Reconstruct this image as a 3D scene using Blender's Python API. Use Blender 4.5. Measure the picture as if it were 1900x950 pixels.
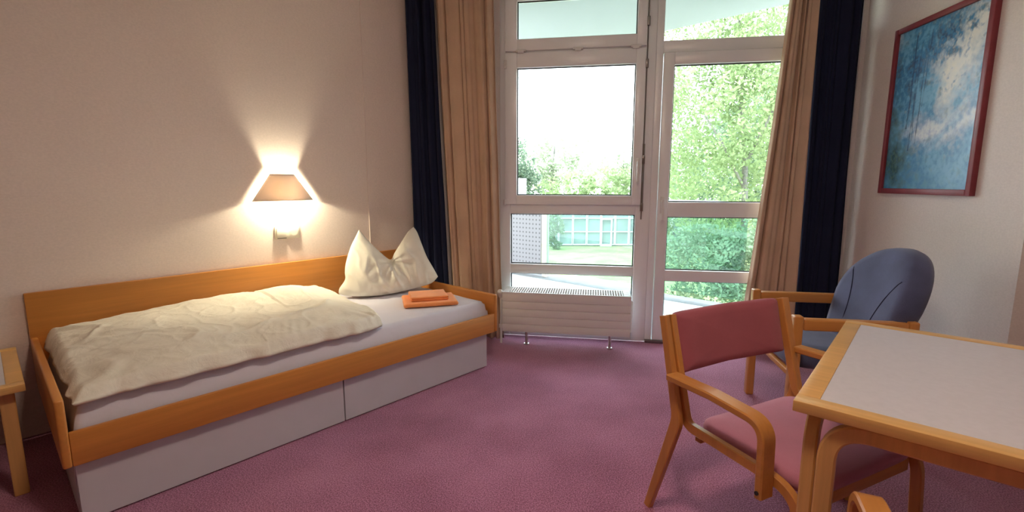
import bpy, bmesh, math, random
from math import sin, cos, tan, atan, atan2, pi, radians, sqrt, exp
from mathutils import Vector, Matrix, noise

for o in list(bpy.data.objects):
    bpy.data.objects.remove(o)
SC = bpy.context.scene
COL = SC.collection

# ---------------------------------------------------------------- camera
FPX = 900.0
PITCH = atan((475 - 338) / FPX)
CAMH = 1.2
cd = bpy.data.cameras.new('camera')
cd.sensor_width = 36
cd.lens = FPX / 1900 * 36
cd.clip_start = 0.02
cd.clip_end = 400
cam = bpy.data.objects.new('camera', cd)
cam.location = (0, 0, CAMH)
cam.rotation_euler = (pi / 2 - PITCH, 0, 0)
COL.objects.link(cam)
SC.camera = cam

# ---------------------------------------------------------------- exposure, sky
SC.view_settings.view_transform = 'Standard'
SC.view_settings.look = 'None'
SC.view_settings.gamma = 1
SC.view_settings.use_curve_mapping = False
SC.view_settings.exposure = 1.65
SKY = 2.8          # bright overcast sky
CEIL_E = 25.0       # ceiling lamp diffuser
SCONCE_E = 680.0   # bulb behind the wall lamp shade
SUN_E = 1.6        # veiled sun, on the garden side

wd = bpy.data.worlds.new('overcast_sky')
wd.use_nodes = True
nt = wd.node_tree
bg = nt.nodes['Background']
tc = nt.nodes.new('ShaderNodeTexCoord')
sp = nt.nodes.new('ShaderNodeSeparateXYZ')
cr = nt.nodes.new('ShaderNodeValToRGB')
cr.color_ramp.elements[0].position = 0.0
cr.color_ramp.elements[0].color = (0.90, 0.96, 1.0, 1)
cr.color_ramp.elements[1].position = 0.6
cr.color_ramp.elements[1].color = (0.80, 0.90, 1.0, 1)
nt.links.new(tc.outputs['Generated'], sp.inputs[0])
nt.links.new(sp.outputs[2], cr.inputs[0])
nt.links.new(cr.outputs[0], bg.inputs[0])
bg.inputs[1].default_value = SKY
SC.world = wd
sd = bpy.data.lights.new('sun', 'SUN')
sd.energy = SUN_E
sd.angle = radians(25)
sd.color = (1, 0.97, 0.9)
sun = bpy.data.objects.new('sun', sd)
sun.rotation_euler = (radians(28), radians(-18), 0)   # from behind the building, high
COL.objects.link(sun)

# ---------------------------------------------------------------- frames
AB = radians(42.4)                       # bed axis, clockwise from +Y
BU = Vector((sin(AB), cos(AB), 0)); BV = Vector((-cos(AB), sin(AB), 0))
B0 = Vector((-0.167, 3.048, 0)); BROT = pi / 2 - AB
TH = radians(9.55)
WX = Vector((cos(TH), -sin(TH), 0)); WN = Vector((sin(TH), cos(TH), 0))
W0 = Vector((1.025, 3.551, 0)); WROT = -TH
RA = radians(5.9)
RD = Vector((sin(RA), cos(RA), 0)); RN = Vector((cos(RA), -sin(RA), 0))   # along wall, out of room
P0 = W0 + WX * 1.30
def bp(u, v, z=0): return B0 + BU * u + BV * v + Vector((0, 0, z))
def wp(x, n, z=0): return W0 + WX * x + WN * n + Vector((0, 0, z))
CEIL = 2.70

# ---------------------------------------------------------------- materials
MATS = {}
def nodes(name):
    m = bpy.data.materials.new(name); m.use_nodes = True
    t = m.node_tree
    return m, t, t.nodes['Principled BSDF']
def lk(t, a, b): t.links.new(a, b)
def coords(t, scale=(1, 1, 1), kind='Object', rot=(0, 0, 0)):
    c = t.nodes.new('ShaderNodeTexCoord'); mp = t.nodes.new('ShaderNodeMapping')
    mp.inputs['Scale'].default_value = scale; mp.inputs['Rotation'].default_value = rot
    lk(t, c.outputs[kind], mp.inputs[0]); return mp.outputs[0]
def ntex(t, vec, scale, detail=4, rough=0.5, dist=0.0):
    n = t.nodes.new('ShaderNodeTexNoise')
    n.inputs['Scale'].default_value = scale; n.inputs['Detail'].default_value = detail
    n.inputs['Roughness'].default_value = rough; n.inputs['Distortion'].default_value = dist
    lk(t, vec, n.inputs['Vector']); return n.outputs[0]
def ramp(t, fac, stops):
    r = t.nodes.new('ShaderNodeValToRGB')
    while len(r.color_ramp.elements) < len(stops): r.color_ramp.elements.new(0.5)
    for e, (p, c) in zip(r.color_ramp.elements, stops):
        e.position = p; e.color = (c[0], c[1], c[2], 1)
    lk(t, fac, r.inputs[0]); return r.outputs[0]
def bump(t, b, h, strength=0.2, dist=0.002):
    n = t.nodes.new('ShaderNodeBump'); n.inputs['Strength'].default_value = strength
    n.inputs['Distance'].default_value = dist
    lk(t, h, n.inputs['Height']); lk(t, n.outputs[0], b.inputs['Normal'])
def mul(c, f): return tuple(x * f for x in c)
def plain(name, col, rough=0.5, metal=0.0, var=0.06, scale=8, bstr=0.0, bscale=200, spec=0.5, coat=0.0, sheen=0.0):
    m, t, b = nodes(name)
    v = coords(t)
    lk(t, ramp(t, ntex(t, v, scale, 3), [(0.3, mul(col, 1 - var)), (0.7, mul(col, 1 + var))]), b.inputs['Base Color'])
    b.inputs['Roughness'].default_value = rough; b.inputs['Metallic'].default_value = metal
    b.inputs['Specular IOR Level'].default_value = spec
    b.inputs['Coat Weight'].default_value = coat
    if sheen: b.inputs['Sheen Weight'].default_value = sheen
    if bstr: bump(t, b, ntex(t, v, bscale, 2), bstr)
    MATS[name] = m; return m
def wood(name, col, axis, rough=0.38, var=0.16):
    m, t, b = nodes(name)
    s = [55, 55, 55]; s[axis] = 2.2
    v = coords(t, tuple(s))
    g = ntex(t, v, 1.0, 6, 0.6, 0.4)
    s2 = [9, 9, 9]; s2[axis] = 0.7
    g2 = ntex(t, coords(t, tuple(s2)), 1.0, 3, 0.5, 0.8)
    mx = t.nodes.new('ShaderNodeMath'); mx.operation = 'ADD'; lk(t, g, mx.inputs[0]); lk(t, g2, mx.inputs[1])
    hf = t.nodes.new('ShaderNodeMath'); hf.operation = 'MULTIPLY'; lk(t, mx.outputs[0], hf.inputs[0]); hf.inputs[1].default_value = 0.5
    lk(t, ramp(t, hf.outputs[0], [(0.3, mul(col, 1 - var)), (0.5, col), (0.7, mul(col, 1 + var))]), b.inputs['Base Color'])
    b.inputs['Roughness'].default_value = rough
    bump(t, b, g, 0.05, 0.001)
    MATS[name] = m; return m
def fabric(name, col, weave=900, bstr=0.35, rough=0.95, var=0.12, sheen=0.15, wr=0.0):
    m, t, b = nodes(name)
    v = coords(t)
    n1 = ntex(t, v, weave, 2); n2 = ntex(t, v, 6, 4)
    a = t.nodes.new('ShaderNodeMath'); a.operation = 'ADD'; lk(t, n1, a.inputs[0]); lk(t, n2, a.inputs[1])
    h = t.nodes.new('ShaderNodeMath'); h.operation = 'MULTIPLY'; h.inputs[1].default_value = 0.5; lk(t, a.outputs[0], h.inputs[0])
    lk(t, ramp(t, h.outputs[0], [(0.35, mul(col, 1 - var)), (0.65, mul(col, 1 + var))]), b.inputs['Base Color'])
    b.inputs['Roughness'].default_value = rough; b.inputs['Specular IOR Level'].default_value = 0.2
    b.inputs['Sheen Weight'].default_value = sheen
    if wr:
        w = ntex(t, v, 14, 5, 0.6, 0.6)
        s = t.nodes.new('ShaderNodeMath'); s.operation = 'MULTIPLY'; s.inputs[1].default_value = wr; lk(t, w, s.inputs[0])
        s2 = t.nodes.new('ShaderNodeMath'); s2.operation = 'MULTIPLY_ADD'; s2.inputs[1].default_value = 0.1; lk(t, n1, s2.inputs[0]); lk(t, s.outputs[0], s2.inputs[2])
        bump(t, b, s2.outputs[0], 0.6, 0.012)
    else:
        bump(t, b, n1, bstr, 0.001)
    MATS[name] = m; return m

def wallmat(name, col):
    m, t, b = nodes(name)
    v = coords(t)
    w1 = t.nodes.new('ShaderNodeTexWave'); w1.bands_direction = 'Z'; w1.inputs['Scale'].default_value = 45; w1.inputs['Distortion'].default_value = 3; w1.inputs['Detail'].default_value = 2
    lk(t, v, w1.inputs[0])
    n1 = ntex(t, coords(t, (120, 120, 40)), 1, 3)
    a = t.nodes.new('ShaderNodeMath'); a.operation = 'ADD'; lk(t, w1.outputs[0], a.inputs[0]); lk(t, n1, a.inputs[1])
    lk(t, ramp(t, ntex(t, coords(t, (90, 90, 150)), 1, 2), [(0.35, mul(col, 0.965)), (0.65, mul(col, 1.03))]), b.inputs['Base Color'])
    b.inputs['Roughness'].default_value = 0.8; b.inputs['Specular IOR Level'].default_value = 0.25
    bump(t, b, a.outputs[0], 0.22, 0.0012)
    MATS[name] = m; return m

wallmat('woven_wallpaper', (0.81, 0.69, 0.625))
wallmat('woven_wallpaper_pale', (0.80, 0.735, 0.71))
wallmat('dimming_rear_wall', (0.30, 0.20, 0.14))  # unseen rear walls; dark brown invented to cut the fill light
plain('ceiling_paint', (0.85, 0.82, 0.78), 0.9)
def carpetmat():
    m, t, b = nodes('mauve_carpet')
    v = coords(t)
    n1 = ntex(t, v, 190, 3, 0.75); n2 = ntex(t, v, 2.0, 3)
    a = t.nodes.new('ShaderNodeMath'); a.operation = 'MULTIPLY_ADD'; a.inputs[1].default_value = 0.25; lk(t, n2, a.inputs[0]); lk(t, n1, a.inputs[2])
    lk(t, ramp(t, a.outputs[0], [(0.50, (0.17, 0.042, 0.085)), (0.62, (0.385, 0.12, 0.23)), (0.74, (0.61, 0.27, 0.42))]), b.inputs['Base Color'])
    b.inputs['Roughness'].default_value = 1.0; b.inputs['Specular IOR Level'].default_value = 0.1
    b.inputs['Sheen Weight'].default_value = 0.3
    bump(t, b, n1, 0.8, 0.004)
    MATS['mauve_carpet'] = m
carpetmat()
BEDW = (0.60, 0.245, 0.052); CHW = (0.58, 0.25, 0.065); TBW = (0.70, 0.40, 0.14)
for ax, nm in enumerate('xyz'):
    wood('bed_beech_' + nm, BEDW, ax)
    wood('chair_beech_' + nm, CHW, ax, 0.3)
    wood('table_beech_' + nm, TBW, ax, 0.33)
plain('grey_laminate', (0.60, 0.565, 0.60), 0.42, var=0.03, scale=60, spec=0.35)
plain('drawer_laminate', (0.60, 0.58, 0.62), 0.45, var=0.02)
plain('dark_gap', (0.03, 0.025, 0.02), 0.8)
plain('white_frame', (0.93, 0.94, 0.97), 0.28, var=0.01)
plain('gasket', (0.03, 0.035, 0.04), 0.5)
plain('dark_metal', (0.25, 0.23, 0.22), 0.35, 0.9)
plain('white_metal', (0.80, 0.79, 0.79), 0.35, var=0.01)
plain('switch_plastic', (0.82, 0.78, 0.66), 0.35, var=0.01)
m = plain('lamp_metal', (0.86, 0.80, 0.74), 0.55, var=0.02)
_t = m.node_tree; _tl = _t.nodes.new('ShaderNodeBsdfTranslucent'); _tl.inputs[0].default_value = (0.42, 0.33, 0.26, 1)
_ad = _t.nodes.new('ShaderNodeMixShader'); _ad.inputs[0].default_value = 0.22
_t.links.new(_t.nodes['Principled BSDF'].outputs[0], _ad.inputs[1]); _t.links.new(_tl.outputs[0], _ad.inputs[2]); _t.links.new(_ad.outputs[0], _t.nodes['Material Output'].inputs[0])
plain('picture_frame_red', (0.24, 0.03, 0.045), 0.4, var=0.12, scale=20)
plain('tube_metal', (0.6, 0.58, 0.56), 0.3, 0.9)
plain('black_plastic', (0.02, 0.02, 0.02), 0.5)
fabric('navy_curtain', (0.012, 0.016, 0.042), 700, 0.2, sheen=0.02)
fabric('tan_curtain', (0.60, 0.42, 0.30), 900, 0.3, sheen=0.1)
fabric('cream_cotton', (0.86, 0.81, 0.68), 1200, 0.2, sheen=0.1, var=0.03, wr=0.9)
fabric('pillow_cotton', (0.87, 0.83, 0.72), 1200, 0.2, sheen=0.1, var=0.03, wr=0.55)
fabric('sheet_cotton', (0.74, 0.72, 0.80), 1200, 0.2, sheen=0.1, var=0.03, wr=0.25)
fabric('orange_towel', (1.0, 0.37, 0.13), 500, 0.6, sheen=0.3)
fabric('rose_upholstery', (0.40, 0.105, 0.135), 800, 0.5, sheen=0.2)
fabric('seat_upholstery', (0.48, 0.18, 0.255), 800, 0.5, sheen=0.2)
fabric('blue_upholstery', (0.085, 0.095, 0.19), 700, 0.6, sheen=0.25, var=0.25)
fabric('blue_piping', (0.02, 0.022, 0.05), 700, 0.3, sheen=0.0)
def glassmat(name, tint, refl=0.06):
    m, t, b = nodes(name)
    t.nodes.remove(b)
    tr = t.nodes.new('ShaderNodeBsdfTransparent'); tr.inputs[0].default_value = (*tint, 1)
    gl = t.nodes.new('ShaderNodeBsdfGlossy'); gl.inputs['Roughness'].default_value = 0.02
    lw = t.nodes.new('ShaderNodeLayerWeight'); lw.inputs[0].default_value = 0.12
    mr = t.nodes.new('ShaderNodeMath'); mr.operation = 'MULTIPLY_ADD'; mr.inputs[1].default_value = 0.6; mr.inputs[2].default_value = refl * 0.5
    lk(t, lw.outputs['Fresnel'], mr.inputs[0])
    mx = t.nodes.new('ShaderNodeMixShader')
    lk(t, mr.outputs[0], mx.inputs[0]); lk(t, tr.outputs[0], mx.inputs[1]); lk(t, gl.outputs[0], mx.inputs[2])
    lk(t, mx.outputs[0], t.nodes['Material Output'].inputs[0])
    MATS[name] = m
glassmat('window_glass', (0.97, 0.99, 0.98))
glassmat('balcony_glass', (0.72, 0.86, 0.84))
def emis(name, col, s):
    m, t, b = nodes(name)
    b.inputs['Base Color'].default_value = (0.9, 0.88, 0.85, 1)
    b.inputs['Emission Color'].default_value = (*col, 1); b.inputs['Emission Strength'].default_value = s
    MATS[name] = m
emis('lamp_diffuser', (1.0, 0.79, 0.63), CEIL_E)
emis('bulb_glow', (1.0, 0.91, 0.64), SCONCE_E)
# outdoors
plain('balcony_concrete', (0.50, 0.50, 0.50), 0.9, var=0.05)
plain('balcony_curb_grey', (0.19, 0.195, 0.205), 0.9, var=0.1)
plain('soffit_paint', (0.37, 0.40, 0.43), 0.9, var=0.01)
plain('rail_white', (0.66, 0.66, 0.68), 0.5, var=0.01)
plain('beige_post', (0.50, 0.47, 0.40), 0.7)
def lawnmat():
    m, t, b = nodes('lawn')
    v = coords(t)
    lk(t, ramp(t, ntex(t, v, 1.2, 6, 0.7), [(0.3, (0.16, 0.24, 0.08)), (0.7, (0.36, 0.39, 0.19))]), b.inputs['Base Color'])
    b.inputs['Roughness'].default_value = 1
    MATS['lawn'] = m
lawnmat()
def perf():
    m, t, b = nodes('perforated_sheet')
    v = coords(t)
    vo = t.nodes.new('ShaderNodeTexVoronoi'); vo.inputs['Scale'].default_value = 18; vo.inputs['Randomness'].default_value = 0.0
    lk(t, v, vo.inputs['Vector'])
    lk(t, ramp(t, vo.outputs['Distance'], [(0.25, (0.08, 0.075, 0.08)), (0.34, (0.22, 0.205, 0.22))]), b.inputs['Base Color'])
    b.inputs['Roughness'].default_value = 0.6
    MATS['perforated_sheet'] = m
perf()
def leafmat(name, c1, c2):
    m, t, b = nodes(name)
    t.nodes.remove(b)
    v = coords(t)
    col = ramp(t, ntex(t, v, 2.2, 8, 0.75), [(0.3, c1), (0.7, c2)])
    d = t.nodes.new('ShaderNodeBsdfDiffuse'); tl = t.nodes.new('ShaderNodeBsdfTranslucent')
    lk(t, col, d.inputs[0]); lk(t, col, tl.inputs[0])
    mx = t.nodes.new('ShaderNodeMixShader'); mx.inputs[0].default_value = 0.45
    lk(t, d.outputs[0], mx.inputs[1]); lk(t, tl.outputs[0], mx.inputs[2])
    lk(t, mx.outputs[0], t.nodes['Material Output'].inputs[0])
    MATS[name] = m
leafmat('leaf_bright', (0.172, 0.264, 0.112), (0.396, 0.475, 0.264))
leafmat('leaf_mid', (0.132, 0.224, 0.132), (0.330, 0.422, 0.290))
leafmat('leaf_dark', (0.080, 0.136, 0.096), (0.240, 0.304, 0.224))
leafmat('leaf_hazed', (0.304, 0.368, 0.264), (0.528, 0.576, 0.440))  # pale haze of the far trees is put into the leaf colour
plain('bark', (0.22, 0.21, 0.20), 0.95, var=0.3, scale=20)
plain('pavilion_pane', (0.20, 0.26, 0.27), 0.15, var=0.25, scale=1.5)

# ---------------------------------------------------------------- mesh helpers
def obj(name, bm, m, parent=None, loc=(0, 0, 0), rz=0, smooth=False):
    me = bpy.data.meshes.new(name)
    bmesh.ops.recalc_face_normals(bm, faces=bm.faces)
    bm.to_mesh(me); bm.free()
    if smooth:
        for p in me.polygons: p.use_smooth = True
        if smooth != 'all':
            me.set_sharp_from_angle(angle=radians(38))
    me.materials.append(MATS[m] if isinstance(m, str) else m)
    o = bpy.data.objects.new(name, me); COL.objects.link(o)
    o.location = loc; o.rotation_euler = (0, 0, rz)
    if parent: o.parent = parent
    return o
def tag(o, label, cat, group=None):
    o['label'] = label; o['category'] = cat
    if group: o['group'] = group
    return o
def thing(name, label, cat, loc=(0, 0, 0), rz=0, group=None):
    o = bpy.data.objects.new(name, None); COL.objects.link(o)
    o.empty_display_size = 0.1
    o.location = loc; o.rotation_euler = (0, 0, rz)
    return tag(o, label, cat, group)
def struct(o, label=None):
    o['kind'] = 'structure'
    if label: o['label'] = label
    return o
def sempty(name, loc, rz, label=None):
    o = bpy.data.objects.new(name, None); COL.objects.link(o); o.location = loc; o.rotation_euler = (0, 0, rz)
    return struct(o, label)
def box(bm, x0, x1, y0, y1, z0, z1, bev=0.0, seg=2):
    r = bmesh.ops.create_cube(bm, size=1)
    vs = r['verts']
    for v in vs:
        v.co.x = x0 + (v.co.x + 0.5) * (x1 - x0); v.co.y = y0 + (v.co.y + 0.5) * (y1 - y0); v.co.z = z0 + (v.co.z + 0.5) * (z1 - z0)
    if bev:
        es = list({e for v in vs for e in v.link_edges})
        bmesh.ops.bevel(bm, geom=es, offset=bev, segments=seg, affect='EDGES', profile=0.5)
    return bm
def B(*a, **k): return box(bmesh.new(), *a, **k)
def tube(bm, pts, r, seg=10, cap=True):
    pts = [Vector(p) for p in pts]; rings = []
    for i, p in enumerate(pts):
        d = (pts[min(i + 1, len(pts) - 1)] - pts[max(i - 1, 0)]).normalized()
        a = d.cross(Vector((0, 0, 1)))
        if a.length < 1e-3: a = d.cross(Vector((1, 0, 0)))
        a.normalize(); c = d.cross(a)
        rr = r[i] if isinstance(r, (list, tuple)) else r
        rings.append([bm.verts.new(p + (a * cos(2 * pi * k / seg) + c * sin(2 * pi * k / seg)) * rr) for k in range(seg)])
    for a, b in zip(rings, rings[1:]):
        for k in range(seg): bm.faces.new((a[k], a[(k + 1) % seg], b[(k + 1) % seg], b[k]))
    if cap: bm.faces.new(rings[0]); bm.faces.new(rings[-1][::-1])
    return bm
def fillet(pts, rad, n=8):
    """round the inner corners of a 2-D polyline"""
    out = [Vector(pts[0])]
    for i in range(1, len(pts) - 1):
        p, a, b = Vector(pts[i]), Vector(pts[i - 1]), Vector(pts[i + 1])
        r = rad[i - 1] if isinstance(rad, (list, tuple)) else rad
        da, db = (a - p).normalized(), (b - p).normalized()
        ang = da.angle(db); t = min(r / tan(ang / 2), (a - p).length * .49, (b - p).length * .49)
        q0, q1 = p + da * t, p + db * t
        for k in range(n + 1):
            s = k / n
            out.append(q0 * (1 - s) ** 2 + p * 2 * s * (1 - s) + q1 * s * s)
    out.append(Vector(pts[-1])); return out
def strip(bm, path, x0, x1, thick, bev=0.003, tocoord=None):
    """bent laminated bar: path (f, z) in a vertical plane, width x0..x1 across, thick in the plane"""
    n = len(path); rings = []
    for i, p in enumerate(path):
        d = (path[min(i + 1, n - 1)] - path[max(i - 1, 0)]).normalized()
        nr = Vector((-d.y, d.x)); th = thick[i] if isinstance(thick, (list, tuple)) else thick
        h = th / 2; b = bev
        prof = [(x0 + b, -h), (x1 - b, -h), (x1, -h + b), (x1, h - b), (x1 - b, h), (x0 + b, h), (x0, h - b), (x0, -h + b)]
        ring = []
        for (x, k) in prof:
            q = p + nr * k
            c = (x, -q.x, q.y) if tocoord is None else tocoord(x, q.x, q.y)
            ring.append(bm.verts.new(c))
        rings.append(ring)
    for a, b in zip(rings, rings[1:]):
        for k in range(8): bm.faces.new((a[k], a[(k + 1) % 8], b[(k + 1) % 8], b[k]))
    bm.faces.new(rings[0]); bm.faces.new(rings[-1][::-1])
    return bm
def pad(outline, prof, fn):
    """cushion: rings of the outline; prof = [(scale, height)], fn(x, y, h) -> point. first/last close to a centre vertex"""
    bm = bmesh.new()
    cx = sum(p[0] for p in outline) / len(outline); cy = sum(p[1] for p in outline) / len(outline)
    rings = []
    for s, h in prof:
        if s <= 0.001:
            rings.append([bm.verts.new(fn(cx, cy, h))])
        else:
            rings.append([bm.verts.new(fn(cx + (x - cx) * s, cy + (y - cy) * s, h)) for x, y in outline])
    n = len(outline)
    for a, b in zip(rings, rings[1:]):
        for k in range(n):
            k2 = (k + 1) % n
            if len(a) == 1: bm.faces.new((a[0], b[k], b[k2]))
            elif len(b) == 1: bm.faces.new((a[k], a[k2], b[0]))
            else: bm.faces.new((a[k], a[k2], b[k2], b[k]))
    return bm
def superell(hx, hy, p=4, n=48, cx=0, cy=0):
    o = []
    for k in range(n):
        t = 2 * pi * k / n; c, s = cos(t), sin(t)
        o.append((cx + hx * math.copysign(abs(c) ** (2 / p), c), cy + hy * math.copysign(abs(s) ** (2 / p), s)))
    return o
def gridbody(nu, nv, top, bot):
    """closed body from two height sheets sharing the outline; top/bot(s,t)->Vector, s,t in 0..1"""
    bm = bmesh.new()
    T = [[bm.verts.new(top(i / nu, j / nv)) for j in range(nv + 1)] for i in range(nu + 1)]
    Bt = [[None] * (nv + 1) for _ in range(nu + 1)]
    for i in range(nu + 1):
        for j in range(nv + 1):
            edge = i in (0, nu) or j in (0, nv)
            Bt[i][j] = T[i][j] if edge else bm.verts.new(bot(i / nu, j / nv))
    for i in range(nu):
        for j in range(nv):
            bm.faces.new((T[i][j], T[i + 1][j], T[i + 1][j + 1], T[i][j + 1]))
            q = (Bt[i][j], Bt[i][j + 1], Bt[i + 1][j + 1], Bt[i + 1][j])
            if len(set(q)) == 4 and not all(v in (T[i][j], T[i + 1][j], T[i + 1][j + 1], T[i][j + 1]) for v in q): bm.faces.new(q)
    return bm
def nz(x, y, z=0.0): return noise.noise(Vector((x, y, z)))
def poly(bm, pts, z0, z1):
    a = [bm.verts.new((p[0], p[1], z0)) for p in pts]; b = [bm.verts.new((p[0], p[1], z1)) for p in pts]
    bm.faces.new(a[::-1]); bm.faces.new(b)
    n = len(pts)
    for k in range(n): bm.faces.new((a[k], a[(k + 1) % n], b[(k + 1) % n], b[k]))
    return bm

# ---------------------------------------------------------------- room shell
def wall_quad(name, p, q, out, thick, m, z0=0, z1=CEIL, label=None):
    d = Vector(out).normalized() * thick
    o = obj(name, poly(bmesh.new(), [p, q, q + d, p + d], z0, z1), m)
    return struct(o, label)
LV = 0.975
CL = bp(0.197, LV)                         # corner left / window wall
GB = bp(-3.6, LV)
F1 = GB + (-BV) * 4.30
F1 = Vector((GB.x + 0.738 * 4.225, GB.y - 0.674 * 4.225, 0))
ST = P0 - RD * 1.295                        # right wall steps back here
ST2 = ST + RN * 0.16
E1 = ST2 - RD * ((ST2.y + 1.8) / RD.y)
roomp = [CL, P0, ST, ST2, E1, F1, GB]
out = lambda pts: [(p.x, p.y) for p in pts]
fl = struct(obj('floor', poly(bmesh.new(), out(roomp), -0.10, 0), 'mauve_carpet'), 'mauve speckled carpet')
struct(obj('ceiling', poly(bmesh.new(), out(roomp), CEIL, CEIL + 0.1), 'ceiling_paint'))
wall_quad('wall_left', GB, CL, BV, 0.2, 'woven_wallpaper')
wall_quad('wall_right', ST + RD * 0.0, P0, RN, 0.2, 'woven_wallpaper_pale')
wall_quad('wall_right_recess', ST2, E1, RN, 0.2, 'woven_wallpaper_pale')
wall_quad('wall_back', E1, F1, (0, -1, 0), 0.2, 'dimming_rear_wall')
wall_quad('wall_rear_left', F1, GB, -BU, 0.2, 'dimming_rear_wall')
OX0, OX1, OZ = -1.13, 1.27, 2.58
bm = bmesh.new()
box(bm, -1.80, OX0, 0, 0.25, 0, CEIL); box(bm, OX1, 1.50, 0, 0.25, 0, CEIL); box(bm, OX0, OX1, 0, 0.25, OZ, CEIL)
struct(obj('wall_window', bm, 'woven_wallpaper_pale', None, W0, WROT))
struct(obj('trim_1', B(-0.2295, -0.2225, LV - 0.005, LV, 0.70, CEIL), 'woven_wallpaper', None, B0, BROT), 'thin vertical wallpaper seam on the left wall')
# curtain rail on the ceiling
cr_ = thing('curtain_rail', 'white curtain track along the ceiling above the window', 'curtain rail', W0, WROT)
obj('track', B(-1.78, 1.26, -0.12, -0.06, CEIL - 0.025, CEIL, bev=0.003), 'white_metal', cr_)

# ---------------------------------------------------------------- window and balcony door
def rectframe(x0, x1, z0, z1, l, r, b, t, y0, y1, bev=0.004):
    bm = bmesh.new()
    box(bm, x0, x0 + l, y0, y1, z0, z1, bev); box(bm, x1 - r, x1, y0, y1, z0, z1, bev)
    box(bm, x0 + l, x1 - r, y0 + .0005, y1, z0, z0 + b, bev); box(bm, x0 + l, x1 - r, y0 + .0005, y1, z1 - t, z1, bev)
    return bm
def gasket(x0, x1, z0, z1, y):
    g = 0.0075; bm = bmesh.new()
    box(bm, x0, x0 + g, y, y + .004, z0, z1); box(bm, x1 - g, x1, y, y + .004, z0, z1)
    box(bm, x0 + g, x1 - g, y, y + .004, z0, z0 + g); box(bm, x0 + g, x1 - g, y, y + .004, z1 - g, z1); return bm
win = sempty('window_1', W0, WROT, 'white fixed and casement window panes left of the balcony door')
# fixed frame with lower fixed lights
bm = bmesh.new()
box(bm, -1.13, -1.052, 0.0, 0.08, 0, 2.58, .004)
box(bm, -0.122, -0.020, 0.0, 0.08, 0, 2.58, .004)
box(bm, -1.052, -0.122, 0.0005, 0.08, 0, 0.085, .004)
box(bm, -1.052, -0.122, 0.0005, 0.08, 0.500, 0.573, .004)
box(bm, -1.052, -0.122, 0.0005, 0.08, 0.962, 1.045, .004)
box(bm, -1.052, -0.122, 0.0005, 0.08, 2.12, 2.15, .004)
box(bm, -1.052, -0.122, 0.0005, 0.08, 2.545, 2.58, .004)
obj('frame', bm, 'white_frame', win, smooth=True)
for z0, z1 in ((0.085, 0.500), (0.573, 0.962)):
    p = obj('pane', B(-1.052, -0.122, 0.040, 0.044, z0, z1), 'window_glass', win)
    obj('gasket', gasket(-1.052, -0.122, z0, z1, 0.030), 'gasket', p)
for nm, z0, z1, gz0, gz1 in (('casement_sash', 1.035, 2.125, 1.103, 2.022), ('transom_sash', 2.140, 2.560, 2.219, 2.480)):
    s = obj(nm, rectframe(-1.088, -0.088, z0, z1, 0.088, 0.066, gz0 - z0, z1 - gz1, -0.022, 0.045), 'white_frame', win, smooth=True)
    p = obj('pane', B(-1.0, -0.154, 0.015, 0.019, gz0, gz1), 'window_glass', s)
    obj('gasket', gasket(-1.0, -0.154, gz0, gz1, 0.006), 'gasket', s)
    if nm == 'casement_sash':
        bm = bmesh.new()
        box(bm, -0.132, -0.104, -0.032, -0.022, 1.24, 1.37, .004)
        tube(bm, [(-0.118, -0.03, 1.335), (-0.118, -0.065, 1.335)], .009, 10)
        box(bm, -0.127, -0.109, -0.075, -0.06, 1.20, 1.348, .004)
        obj('window_handle', bm, 'white_metal', s, smooth=True)
        for zc in (1.215,):
            pass
for x in (-0.97, -0.56, -0.16):
    bm = bmesh.new(); tube(bm, [(x - .035, -0.026, 2.137), (x + .035, -0.026, 2.137)], .010, 10)
    box(bm, x - .022, x + .022, -0.036, -0.022, 2.120, 2.137, .003)
    obj('hinge', bm, 'white_metal', win, smooth=True)
bm = bmesh.new(); tube(bm, [(-1.085, -0.02, 2.05), (-1.085, -0.035, 2.05)], .012, 12); box(bm, -1.096, -1.074, -.03, -.02, 2.02, 2.08, .003)
obj('hinge', bm, 'white_metal', win, smooth=True)
bm = bmesh.new(); tube(bm, [(-1.092, -0.024, 1.03), (-1.092, -0.024, 1.07)], .009, 10)
obj('hinge', bm, 'white_metal', win, smooth=True)
bm = bmesh.new()      # opening linkage running down the mullion
tube(bm, [(-0.080, -0.008, 0.93), (-0.080, -0.008, 2.56)], .0045, 8)
tube(bm, [(-0.080, -0.014, 0.99), (-0.080, -0.014, 1.47)], .009, 8)
for zc in (1.36, 1.02, 2.02, 2.30): box(bm, -0.090, -0.070, -0.026, 0, zc - .03, zc + .03, .003)
obj('opening_rod', bm, 'dark_metal', win, smooth=True)

door = sempty('door_1', W0, WROT, 'white glazed balcony door right of the window')
bm = bmesh.new()
box(bm, -0.0195, 0.030, 0.0, 0.08, 0, 2.58, .004); box(bm, 1.205, 1.27, 0, 0.08, 0, 2.58, .004)
box(bm, 0.030, 1.205, 0.0005, 0.08, 2.09, 2.170, .004); box(bm, 0.030, 1.205, 0.0005, 0.08, 2.50, 2.58, .004)
box(bm, 0.030, 1.205, 0.0005, 0.08, 0, 0.02, .002)
obj('frame', bm, 'white_frame', door, smooth=True)
pp = obj('pane', B(0.030, 1.205, 0.040, 0.044, 2.170, 2.50), 'window_glass', door)
bm = bmesh.new()
box(bm, 0.034, 0.105, -0.022, 0.05, 0.025, 2.085, .004); box(bm, 1.125, 1.195, -0.022, 0.05, 0.025, 2.085, .004)
for z0, z1 in ((0.025, 0.11), (0.480, 0.560), (0.952, 1.058), (2.004, 2.085)):
    box(bm, 0.105, 1.125, -0.0215, 0.05, z0, z1, .004)
dl = obj('door_leaf', bm, 'white_frame', door, smooth=True)
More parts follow.
